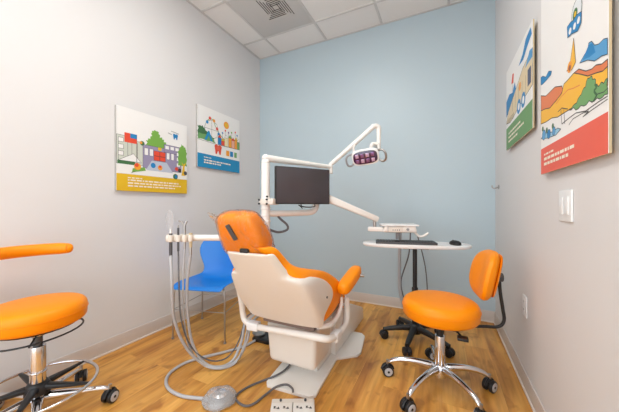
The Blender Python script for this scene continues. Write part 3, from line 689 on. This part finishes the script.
mb = MB(); mb.box((CX-.055, .985, .800), (CX-.010, 1.003, .825), BLACK, .003); mb.box((CX-.06, 1.012, .80), (CX+.05, 1.025, .86), STEEL, .003); mb.build('headrest_stem', dc)
# plastic barrier sleeve over headrest: crinkled transparent film
mb = MB(); RR_ = head_rings(.006)
rnd = random.Random(4)
for ri, ring in enumerate(RR_):
    for j in range(len(ring)):
        c = hm @ Vector((0, .05, 0)); v = ring[j]-c; ring[j] = ring[j]+v.normalized()*rnd.uniform(-.002, .005)
mb.rings(RR_, FILM)
tipc = hm @ Vector((-.135, .0, .085))
mb.grid([[hm @ Vector((-.09, .02, .085)), hm @ Vector((-.10, .03, .05)), hm @ Vector((-.118, .03, .01))], [hm @ Vector((-.120, .012, .098)), hm @ Vector((-.130, .02, .06)), hm @ Vector((-.126, .02, .015))], [hm @ Vector((-.155, .0, .112)), hm @ Vector((-.150, .02, .075)), hm @ Vector((-.128, .02, .018))]], FILM)
fl_o = mb.build('headrest_cover', sub=1); tag(fl_o, 'clear crinkled plastic sleeve pulled over the orange headrest', 'plastic cover')
mb = MB(); P_ = []
for j in range(40):
    a_ = 2*PI*j/40
    P_.append(hm @ Vector((math.copysign(abs(math.cos(a_))**.6, math.cos(a_))*.128-.0, .056+math.copysign(abs(math.sin(a_))**.6, math.sin(a_))*.061, -.098-.006*math.cos(a_))))
mb.tube(P_, .0028, FILM2, n=8, closed=True, smooth=False); mb.build('elastic_hem', fl_o)

# ------------------------------------------------------------------ equipment post with monitor arm and delivery arm
PX, PY = -1.10, 1.57
t = thing('equipment_post', 'white upright post rising behind the dental chair, carries monitor and light', 'post', (PX, PY, 0))
mb = MB(); mb.cyl((PX, PY, .40), (PX, PY, 1.318), .030, WHITE, bev=.004); mb.build('post', t)
mb = MB(); mb.tube([(PX, PY, .44), (PX+.02, PY, .37), (PX+.10, PY, .355), (-.90, PY, .355)], .028, WHITE, n=14); mb.build('chair_bracket', t)
MB().cyl((PX, PY, 1.318), (PX, PY, 1.345), .0315, WHITE, .024, bev=.006).build('post_cap', t)
for z in (1.002, .955, .915): MB().cyl((PX, PY, z-.006), (PX, PY, z+.006), .034, WHITE, bev=.003).build('collar', t)
mb = MB(); mb.box((PX-.030, PY-.040, 1.028), (PX+.085, PY+.045, 1.070), SHELLM, .008)
br_ = mb.build('monitor_bracket', t)
for (dx, dy, dz) in ((-.022, -.04, .008), (-.022, -.04, .034), (.040, -.04, .006), (.040, -.04, .036), (.036, -.03, .056)):
    q = Vector((PX+dx, PY+dy, 1.028+dz)); MB().cyl(q, q+Vector((0, -.012, 0)), .0065, BLACK, n=14, bev=.002).build('knob', br_)
pv = Vector((-.875, 1.915, .975))
mb = MB(); mb.tube([(PX, PY, .968), (PX+.06, PY+.10, .966), (-.95, 1.80, .969), (-.91, 1.86, .972), (-.885, 1.895, .985), (-.875, 1.915, 1.02), (-.874, 1.918, 1.10)], [.023, .022, .022, .023, .024, .024, .024], WHITE, n=18); mb.build('swing_arm', t)

# monitor
mw, mh = .435, .262; mL = Vector((-1.010, 1.560, 0)); mR = Vector((-.762, 1.915, 0)); mc = (mL+mR)/2; md = math.atan2(mR.y-mL.y, mR.x-mL.x)
mon = thing('monitor', 'flat black screen on the white post, turned toward the camera', 'monitor', (mc.x, mc.y, 1.16), md)
MB().box((-mw/2, 0, -.127), (mw/2, .026, .133), BLACK, .004).build('screen_case', mon, local=True)
MB().box((-mw/2+.005, -.0025, -.119), (mw/2-.005, -.0002, .128), SCREEN, .001).build('screen', mon, local=True)
MB().box((-.12, .026, -.08), (.12, .045, .08), BLACK, .01).build('back_cover', mon, local=True)
mb = MB(); mb.tube([(-.01, .03, -.11), (-.01, .02, -.14), (.03, .015, -.148), (.08, .015, -.147), (.10, .02, -.138), (.10, .03, -.11)], .004, BLACK, n=8); mb.tube([(-.035, .02, -.132), (-.015, .018, -.146), (-.005, .018, -.158)], .004, BLACK, n=8); mb.build('cable', mon, local=True)
mb = MB(); mb.box((-.25, .045, -.125), (-.03, .060, -.085), WHITE, .004); mb.build('mount_arm', mon, local=True)

# dental light
dl = thing('dental_light', 'white folding arm with purple faced dental lamp over the chair', 'dental light', (PX, PY, 1.345))
j1 = Vector((-.810, 2.06, 1.315)); el = Vector((-.475, 2.10, 1.63)); 
mb = MB(); mb.tube([(PX, PY, 1.352), (PX+.10, PY+.16, 1.345), j1+Vector((0, 0, .02))], [.026, .022, .016], WHITE, n=16); mb.ball((PX, PY, 1.352), .0265, WHITE); mb.build('lower_arm', dl)
mb = MB(); mb.cyl(j1-Vector((0, 0, .035)), j1+Vector((0, 0, .05)), .017, WHITE, bev=.003); mb.build('joint', dl)
mb = MB(); mb.tube([j1+Vector((0, 0, .04)), j1+(el-j1)*.5+Vector((0, 0, .018)), el], [.017, .020, .019], WHITE, n=16); mb.ball(el, .021, WHITE)
mb.build('upper_arm', dl)
mb = MB(); mb.tube([el, el+Vector((.018, .009, .004)), el+Vector((.034, .017, -.006)), el+Vector((.038, .019, -.03)), el+Vector((.038, .019, -.165))], [.019, .02, .019, .018, .016], WHITE, n=16)
mb.build('drop_arm', dl)
hc = Vector((-.505, 1.985, 1.378))
fwv = Vector((-math.sin(YAW), math.cos(YAW), 0)); rv = Vector((math.cos(YAW), math.sin(YAW), 0)); up = Vector((0, 0, 1))
nrm = (-fwv*.86-up*.42-rv*.25).normalized(); xx = (rv+up*.26); xx = (xx-nrm*xx.dot(nrm)).normalized(); yy = nrm.cross(xx)
HM = Matrix(((xx.x, yy.x, nrm.x, hc.x), (xx.y, yy.y, nrm.y, hc.y), (xx.z, yy.z, nrm.z, hc.z), (0, 0, 0, 1)))
def lbox(mb, lo, hi, m, bev=.003, seg=2):
    lo = Vector(lo); hi = Vector(hi); tb = bmesh.new(); bmesh.ops.create_cube(tb, size=1); d = hi-lo
    bmesh.ops.scale(tb, vec=d, verts=tb.verts)
    if bev: bmesh.ops.bevel(tb, geom=tb.edges[:], offset=min(bev, min(d)/2.1), segments=seg, profile=.5, affect='EDGES')
    mb._add(tb, m, HM @ Matrix.Translation((lo+hi)/2))
def oval(a, b, z, e=.55): return [HM @ Vector((a*math.copysign(abs(math.cos(x_))**e, math.cos(x_))-.003, b*math.copysign(abs(math.sin(x_))**e, math.sin(x_)), z)) for x_ in [2*PI*j/40 for j in range(40)]]
mb = MB(); mb.rings([oval(.07, .035, -.052), oval(.092, .052, -.040), oval(.099, .060, -.02), oval(.099, .060, -.004), oval(.094, .055, 0)], PLATE); head = mb.build('lamp_head', dl)
mb = MB(); mb.rings([oval(.088, .049, 0, .6), oval(.088, .049, .003, .6), oval(.085, .046, .0045, .6)], LENS)
for i in range(4):
    for j in range(2): lbox(mb, (-.074+i*.038, -.038+j*.040, .003), (-.050+i*.038, -.010+j*.040, .0075), [LENS2, LENS3][(i*3+j) % 2], .003, 2)
mb.build('lens', head, )
L_ = lambda *v: HM @ Vector(v)
for s_ in (-1, 1):
    mb = MB(); mb.tube([L_(s_*.090, -.035, -.02), L_(s_*.118, -.050, -.005), L_(s_*.140, -.035, .005), L_(s_*.143, .005, .008), L_(s_*.128, .032, 0), L_(s_*.092, .035, -.02)], .008, STEEL if s_ > 0 else GREYP, n=10); mb.build('handle', head)
mb = MB(); mb.tube([el+Vector((.042, .02, -.16)), L_(.06, .075, -.05), L_(.045, .05, -.04)], .014, WHITE, n=12); mb.tube([L_(.055, .08, -.05), L_(.095, .07, -.05), L_(.10, .02, -.035)], .010, WHITE, n=10); mb.build('yoke', dl)
MB().tube([L_(-.085, .03, -.03), L_(-.08, .075, -.04), L_(-.065, .095, -.045)], .008, WHITE, n=10).build('side_bracket', head)

# delivery unit: arm from swing arm to instrument head above table
du = thing('delivery_unit', 'white instrument delivery head on sloping arm above the oval table', 'dental delivery unit', (-.45, 2.1, .80))
aS = Vector((-.872, 1.92, 1.115)); aE = Vector((-.447, 2.14, .915))
mb = MB(); mb.cyl(aS-Vector((0, 0, .015)), aS+Vector((0, 0, .03)), .030, WHITE, bev=.005)
d = (aE-aS).normalized(); sd = d.cross(up).normalized(); un = sd.cross(d)
R = []
for (q, w, h) in ((0, .020, .026), (.03, .024, .032), (.25, .024, .030), (.5, .023, .026), (.70, .022, .024), (.98, .020, .022), (1.0, .014, .016)):
    p = aS.lerp(aE, q); R.append([p+sd*math.copysign(abs(math.cos(a_))**.5, math.cos(a_))*w+un*math.copysign(abs(math.sin(a_))**.5, math.sin(a_))*h for a_ in [2*PI*j/20 for j in range(20)]])
mb.rings(R, WHITE); mb.build('flex_arm', du)
mb = MB(); mb.cyl(aE+Vector((-.025, -.008, -.06)), aE+Vector((-.025, -.008, 0)), .013, STEEL); mb.box(aE+Vector((-.075, -.03, -.092)), aE+Vector((.05, .02, -.056)), WHITE, .008); mb.build('arm_end_joint', du)
dh = Vector((-.305, 2.19, .852))
mb = MB(); mb.box(dh-Vector((.125, .085, .030)), dh+Vector((.125, .085, .024)), WHITE, .018, 4, rot=(0, 0, .30), fn=lambda v: (v.x*(1.0 if v.z < 0 else .9), v.y, v.z)); hd = mb.build('control_head', du)
mb = MB(); mb.box(dh-Vector((.135, .092, .0))+Vector((0, 0, .018)), dh+Vector((.135, .092, .030)), PLATE, .01, 3, rot=(0, 0, .30)); mb.build('top_tray', hd)
fm = Matrix.Translation(dh) @ Matrix.Rotation(.30, 4, 'Z')
mb = MB()
def fbox(lo, hi, m, bev=.001):
    lo = Vector(lo); hi = Vector(hi); tb = bmesh.new(); bmesh.ops.create_cube(tb, size=1); bmesh.ops.scale(tb, vec=hi-lo, verts=tb.verts); mb._add(tb, m, fm @ Matrix.Translation((lo+hi)/2))
fbox((-.085, -.0875, -.022), (.02, -.084, .012), SHELLM)
for x in (-.05, -.035, -.02, -.005): fbox((x-.003, -.0885, -.014), (x+.003, -.087, -.006), DGREY)
fbox((-.09, -.088, .012), (.025, -.085, .014), GREYP); fbox((-.088, -.088, -.024), (-.085, -.085, .012), GREYP)
mb.build('button_panel', hd)
mb = MB(); q = fm @ Vector((.055, -.084, -.005)); q2 = fm @ Vector((.055, -.093, -.005)); mb.cyl(q, q2, .010, GREYP); mb.build('knob', hd)
mb = MB(); mb.tube([fm @ Vector((.11, -.04, -.02)), fm @ Vector((.14, -.05, -.055)), fm @ Vector((.17, -.055, -.055)), fm @ Vector((.205, -.06, -.03))], .009, WHITE, n=10); mb.build('handle', hd)
mb = MB(); mb.cyl(dh+Vector((.0, .0, -.085)), dh+Vector((.0, 0, -.025)), .018, GREYP); mb.build('neck', du)

# umbilical hoses hanging from the delivery unit behind the table
t = thing('umbilical_hose', 'grey hoses hanging down behind the oval table to the floor', 'hose', (-.25, 2.55, 0))
mb = MB(); mb.tube([(-.33, 2.50, .82), (-.335, 2.51, .68), (-.34, 2.52, .40), (-.33, 2.51, .25), (-.28, 2.47, .12), (-.20, 2.42, .05), (-.12, 2.40, .013)], .014, HOSE, n=12); mb.build('thick_hose', t)
mb = MB(); mb.tube([(-.245, 2.50, .80), (-.26, 2.51, .6), (-.33, 2.56, .35), (-.30, 2.56, .18), (-.22, 2.52, .03), (-.15, 2.5, .006)], .0055, DHOSE, n=8); mb.build('thin_cable', t)
mb = MB(); mb.tube([(-.20, 2.52, .80), (-.13, 2.54, .5), (-.11, 2.54, .2), (-.11, 2.52, .03), (-.12, 2.48, .006)], .0045, DHOSE, n=8); mb.build('thin_cable', t)

# ------------------------------------------------------------------ oval mobile table
OX, OY = -.186, 2.22; ta = math.radians(13)
tb_ = thing('mobile_table', 'white oval laptop table on black caster base by the blue wall', 'table', (OX, OY, 0), ta)
outl = []
for k_ in range(64):
    a_ = 2*PI*k_/64; outl.append((math.copysign(abs(math.cos(a_))**.85, math.cos(a_))*.39, .012+math.copysign(abs(math.sin(a_))**.75, math.sin(a_))*.135))
R = []
for (z, s_) in ((.710, .965), (.713, .985), (.722, 1.0), (.732, .998), (.737, .985)): R.append([(x*s_, y*s_, z) for x, y in outl])
MB().rings(R, PLATE).build('table_top', tb_, local=True)
mb = MB(); mb.box((-.09, -.06, .698), (.09, .06, .7105), BLACK, .004); mb.build('top_bracket', tb_, local=True)
mb = MB(); mb.cyl((0, 0, .10), (0, 0, .40), .022, BLACK, bev=.002); mb.cyl((0, 0, .40), (0, 0, .70), .016, BLACK); mb.build('column', tb_, local=True)
MB().lathe([(.001, .06), (.045, .06), (.048, .10), (.03, .125), (.001, .125)], (0, 0, 0), BLACK, 28).build('hub', tb_, local=True)
tgt = [(-.404, 2.149), (-.215, 1.965), (.045, 2.075), (-.02, 2.40), (-.32, 2.41)]
for i, (x, y) in enumerate(tgt):
    d = Vector((x-OX, y-OY, 0)); L = d.length; d.normalize(); b = Vector((-d.y, d.x, 0)); c = Vector((OX, OY, 0)); R = []
    for (q, z, w, h) in ((.02, .095, .022, .022), (L*.4, .092, .020, .018), (L*.8, .080, .018, .015), (L, .070, .015, .012)):
        p = c+d*q+Vector((0, 0, z)); R.append([p+b*w*math.copysign(abs(math.cos(a_))**.6, math.cos(a_))+Vector((0, 0, h*math.copysign(abs(math.sin(a_))**.6, math.sin(a_)))) for a_ in [2*PI*j/16 for j in range(16)]])
    MB().rings(R, BLACK).build('leg', tb_)
    caster(tb_, x, y, [.5, 2.0, 2.6, 1.0, 2.0][i], .029, BLACK, BLACK)
TM = Matrix.Translation((OX, OY, 0)) @ Matrix.Rotation(ta, 4, 'Z')
def onT(x, y, z): return TM @ Vector((x, y, z))
kp = onT(-.075, -.035, .738)
t = thing('keyboard', 'slim dark keyboard lying on the white oval table', 'keyboard', kp, ta)
MB().box((-.215, -.065, 0), (.215, .065, .017), DGREY, .004).build('case', t, local=True)
mb = MB()
for r_ in range(5):
    for c_ in range(20):
        mb.box((-.205+c_*.0206, -.058+r_*.0235, .017), (-.205+c_*.0206+.0175, -.058+r_*.0235+.020, .0200), BLACK, 0)
mb.build('keys', t, local=True, flatshade=True)
mp = onT(.272, -.03, .7375)
t = thing('computer_mouse', 'small black mouse on the right end of the white oval table', 'mouse', mp, ta+.3)
mb = MB(); mb.lathe([(.001, 0), (.028, 0), (.034, .006), (.032, .018), (.022, .028), (.008, .032), (.001, .0325)], (0, 0, 0), BLACK, 28, 1.0, 1.55); mb.build('body', t, local=True)
MB().cyl((-.004, .025, .026), (.004, .025, .026), .007, DGREY, n=14).build('scroll_wheel', t, local=True)
# ------------------------------------------------------------------ assistant arm, holder and instruments
aa = thing('assistant_arm', 'white horizontal arm with instrument holder left of the orange headrest', 'instrument arm', (-1.30, 1.13, .83))
h0 = Vector((-1.40, 1.035, .838)); h1 = Vector((-1.285, 1.115, .838)); h2 = Vector((-1.10, 1.26, .832))
mb = MB(); mb.tube([h1, h1.lerp(h2, .5), h2, (-1.075, 1.36, .825), (-1.095, 1.55, .82)], .018, WHITE, n=16); mb.build('arm_tube', aa)
dd = (h1-h0).normalized(); ds = dd.cross(up).normalized()
mb = MB()
R = []
for q in (0, .04, .5, .96, 1.0):
    p = h0.lerp(h1, q); w = .022 if 0 < q < 1 else .016; R.append([p+ds*w*math.copysign(abs(math.cos(a_))**.5, math.cos(a_))+up*w*math.copysign(abs(math.sin(a_))**.5, math.sin(a_)) for a_ in [2*PI*j/16 for j in range(16)]])
mb.rings(R, SHELLM); hb = mb.build('holder_bar', aa)
slots = [.22, .50, .74, .97]
for q in slots:
    p = h0.lerp(h1, q)+ds*.028
    MB().cyl(p-Vector((0, 0, .018)), p+Vector((0, 0, .02)), .013, SHELLM, .015, bev=.003).build('instrument_clip', hb)
# hoses: drop from holder, loop over floor, return under the chair
ends = [Vector((-1.13, 1.52, .30)), Vector((-1.12, 1.50, .32)), Vector((-1.11, 1.48, .31)), Vector((-1.12, 1.54, .28))]
labs = ['grey suction handpiece with hose, leftmost in the holder', 'slim black and steel handpiece, second from left in the holder', 'forked steel air and water syringe standing in the holder', 'short beige tipped handpiece, rightmost in the holder']
def fl(u, v, z=0.0):
    d_ = (CAM_H-z)*FPX/(v-206); s_ = (u-309.5)/FPX
    return Vector((d_*(fwv.x+s_*rv.x), d_*(fwv.y+s_*rv.y), z))
def dp(u, v, d_):
    s_ = (u-309.5)/FPX; return Vector((d_*(fwv.x+s_*rv.x), d_*(fwv.y+s_*rv.y), max(.012, CAM_H+d_*(206-v)/FPX)))
loops = [[(172, 285, 1.49), (174, 318, 1.54), (184, 344, 1.61), (199, 361, 1.67), (217, 367, 1.71), (232, 361, 1.77), (241, 343, 1.81), (246, 322, 1.82)],
         [(179, 285, 1.52), (181, 318, 1.56), (189, 343, 1.63), (202, 357, 1.68), (217, 361, 1.73), (230, 355, 1.79), (240, 338, 1.83), (246, 318, 1.84)],
         [(183, 285, 1.54), (184, 318, 1.58), (189, 346, 1.64), (202, 364, 1.68), (219, 371, 1.69), (235, 364, 1.75), (244, 345, 1.79), (249, 322, 1.80)],
         [(187, 285, 1.56), (188, 318, 1.60), (193, 345, 1.65), (205, 363, 1.69), (220, 369, 1.70), (237, 360, 1.77), (247, 341, 1.80), (251, 324, 1.82)]]
for i, q in enumerate(slots):
    p = h0.lerp(h1, q)+ds*.028
    kind = ['suction_handpiece', 'dental_handpiece', 'air_water_syringe', 'dental_handpiece'][i]
    t = thing(kind, labs[i], 'dental instrument', p)
    mb = MB()
    if i == 0:
        mb.cyl(p+Vector((0, 0, -.10)), p+Vector((0, 0, .03)), .009, DGREY); mb.cyl(p+Vector((0, 0, .03)), p+Vector((0, 0, .055)), .007, WHITE, .004)
    elif i == 1:
        mb.cyl(p+Vector((0, 0, -.07)), p+Vector((0, 0, .06)), .006, DGREY); mb.cyl(p+Vector((0, 0, .06)), p+Vector((0, 0, .075)), .004, STEEL)
    elif i == 2:
        mb.cyl(p+Vector((0, 0, -.06)), p+Vector((0, 0, .075)), .006, STEEL, .008); mb.tube([p+Vector((0, 0, .07)), p+Vector((-.012, -.005, .092)), p+Vector((-.035, -.012, .098))], .004, STEEL, n=8); mb.tube([p+Vector((0, 0, .07)), p+Vector((.008, .003, .088)), p+Vector((.014, .005, .098))], .005, STEEL, n=8)
    else:
        mb.cyl(p+Vector((0, 0, -.05)), p+Vector((0, 0, .03)), .008, TAN, .010); mb.cyl(p+Vector((0, 0, -.09)), p+Vector((0, 0, -.05)), .007, STEEL)
    mb.build('body', t)
    e = ends[i]; s0 = p+Vector((0, 0, -.09 if i in (0, 3) else -.06))
    pts = [s0]+[dp(*c_) for c_ in loops[i]]+[e]
    MB().tube(pts, [.0085, .0045, .0050, .0085][i], HOSE if i in (0, 3) else DHOSE if i == 1 else HOSE, n=10, sub=10).build('hose', t)
# plastic film over the leftmost handpiece
p = h0.lerp(h1, .22)+ds*.028
mb = MB(); R = []
for (z, w) in ((.03, .012), (.07, .026), (.12, .034), (.15, .022), (.165, .006)):
    R.append([p+Vector(((w+rnd.uniform(-.004, .004))*math.cos(a_)-.01, (w*.6)*math.sin(a_), z)) for a_ in [2*PI*j/12 for j in range(12)]])
mb.rings(R, film_mat('thin_sleeve_film', 0.05, 0.3)); single(mb, 'instrument_sleeve', 'loose clear plastic sleeve standing above the instrument holder', 'plastic cover', p, sub=1)

# ------------------------------------------------------------------ floor: hoses, foot controls
z0 = .009
mb = MB(); mb.tube([fl(u, v, z0) for u, v in ((262, 336), (247, 345), (225, 352), (200, 358), (183, 364), (170, 373), (166, 382), (170, 390), (182, 396), (196, 398), (208, 399))], .009, HOSE, n=10)
single(mb, 'floor_hose', 'grey hose curving across the wood floor to the bagged foot control', 'hose', fl(190, 380))
fc = fl(220, 401)
t = thing('foot_control', 'round grey foot control wrapped in clear plastic on the floor', 'foot control', fc)
mb = MB(); mb.lathe([(.001, 0), (.062, 0), (.066, .008), (.060, .022), (.045, .028), (.001, .030)], fc, GREYP, 36); mb.build('base', t)
mb = MB(); mb.lathe([(.001, .030), (.036, .030), (.040, .040), (.030, .050), (.001, .052)], fc, CHROME, 32); mb.build('pedal_disc', t)
mb = MB(); R = []; rnd = random.Random(9)
for (z, w) in ((.002, .092), (.012, .090), (.028, .076), (.048, .056), (.056, .026), (.057, .004)):
    R.append([fc+Vector(((w+rnd.uniform(-.012, .014)*min(1, w*20))*math.cos(a_), (w+rnd.uniform(-.012, .014)*min(1, w*20))*math.sin(a_), z+(rnd.uniform(-.002, .012) if z > .01 else 0))) for a_ in [2*PI*j/22 for j in range(22)]])
R.append([v+Vector((0, 0, .0)) for v in R.pop()])
mb.rings(R, FILM2); single(mb, 'plastic_bag', 'crumpled clear plastic bag around the round foot control', 'plastic cover', fc, sub=1)
# pedal box
pb = Vector((-.637, 1.126, 0)); pr = math.radians(27)
t = thing('foot_switch', 'white double foot switch with black arrow marks in front of chair base', 'foot control', pb, pr)
MB().box((-.108, -.105, 0), (.108, .105, .038), SHELLM, .008, 3).build('housing', t, local=True)
for s_ in (-1, 1):
    MB().box((s_*.053-.0505, -.10, .0382), (s_*.053+.0505, .062, .046), WHITE, .003).build('pedal_plate', t, local=True)
    mb = MB(); mb.cyl((s_*.062, .085, .038), (s_*.062, .085, .047), .006, DGREY, bev=.001); mb.build('indicator_knob', t, local=True)
    mb = MB()
    for k_ in (-1, 1):
        cx_ = s_*.055+k_*.023
        for pts in ([(-.015, .010), (-.003, .010), (-.009, -.006)], [(.002, -.008), (.016, -.008), (.009, .008)]):
            mb.prism([(cx_+a_, .028+b_) for a_, b_ in pts], .0461, .0466, BLACK)
        mb.box((cx_-.015, .024, .0461), (cx_+.004, .027, .0465), BLACK, 0)
    mb.build('arrow_marks', t, local=True, flatshade=True)
MB().box((-.0012, -.10, .0381), (.0012, .075, .0386), DGREY, 0).build('divider', t, local=True)
mb = MB(); mb.tube([fl(293, 392, .03), fl(292, 388, .035), fl(286, 384.5, .03), fl(276, 387, .028), fl(265, 395, .010), fl(255, 403, .008), fl(246, 406, .008), fl(238, 402, .008), fl(236, 396, .008), fl(246, 388, .008), fl(262, 381, .010), fl(275, 376, .028), fl(285, 370, .028), fl(292, 362, .03)], .0058, DHOSE, n=10)
single(mb, 'power_cable', 'dark grey cable looping from foot switch to under the chair', 'cable', fl(250, 395))
# grey and black control under chair at the left
q = fl(262, 339, 0) 
t = thing('junction_box', 'low black and steel foot pedal on the floor behind the chair base', 'foot control', q)
MB().box(q+Vector((-.05, -.06, 0)), q+Vector((.10, .08, .03)), BLACK, .01).build('base', t); MB().lathe([(.001, .03), (.045, .03), (.05, .045), (.03, .055), (.001, .056)], q+Vector((-.03, 0, 0)), STEEL, 28).build('disc', t)
t.name = 'foot_pedal'
# hose loop beneath the swing arm
mb = MB(); mb.tube([(PX+.045, PY+.07, .962), (PX+.06, PY+.09, .93), (PX+.10, PY+.12, .885), (PX+.10, PY+.12, .85), (PX+.06, PY+.07, .835), (PX+.028, PY+.01, .855)], .0085, DHOSE, n=10)
single(mb, 'cable_loop', 'dark grey hose loop hanging below the swing arm', 'hose', (PX+.05, PY+.07, .9))
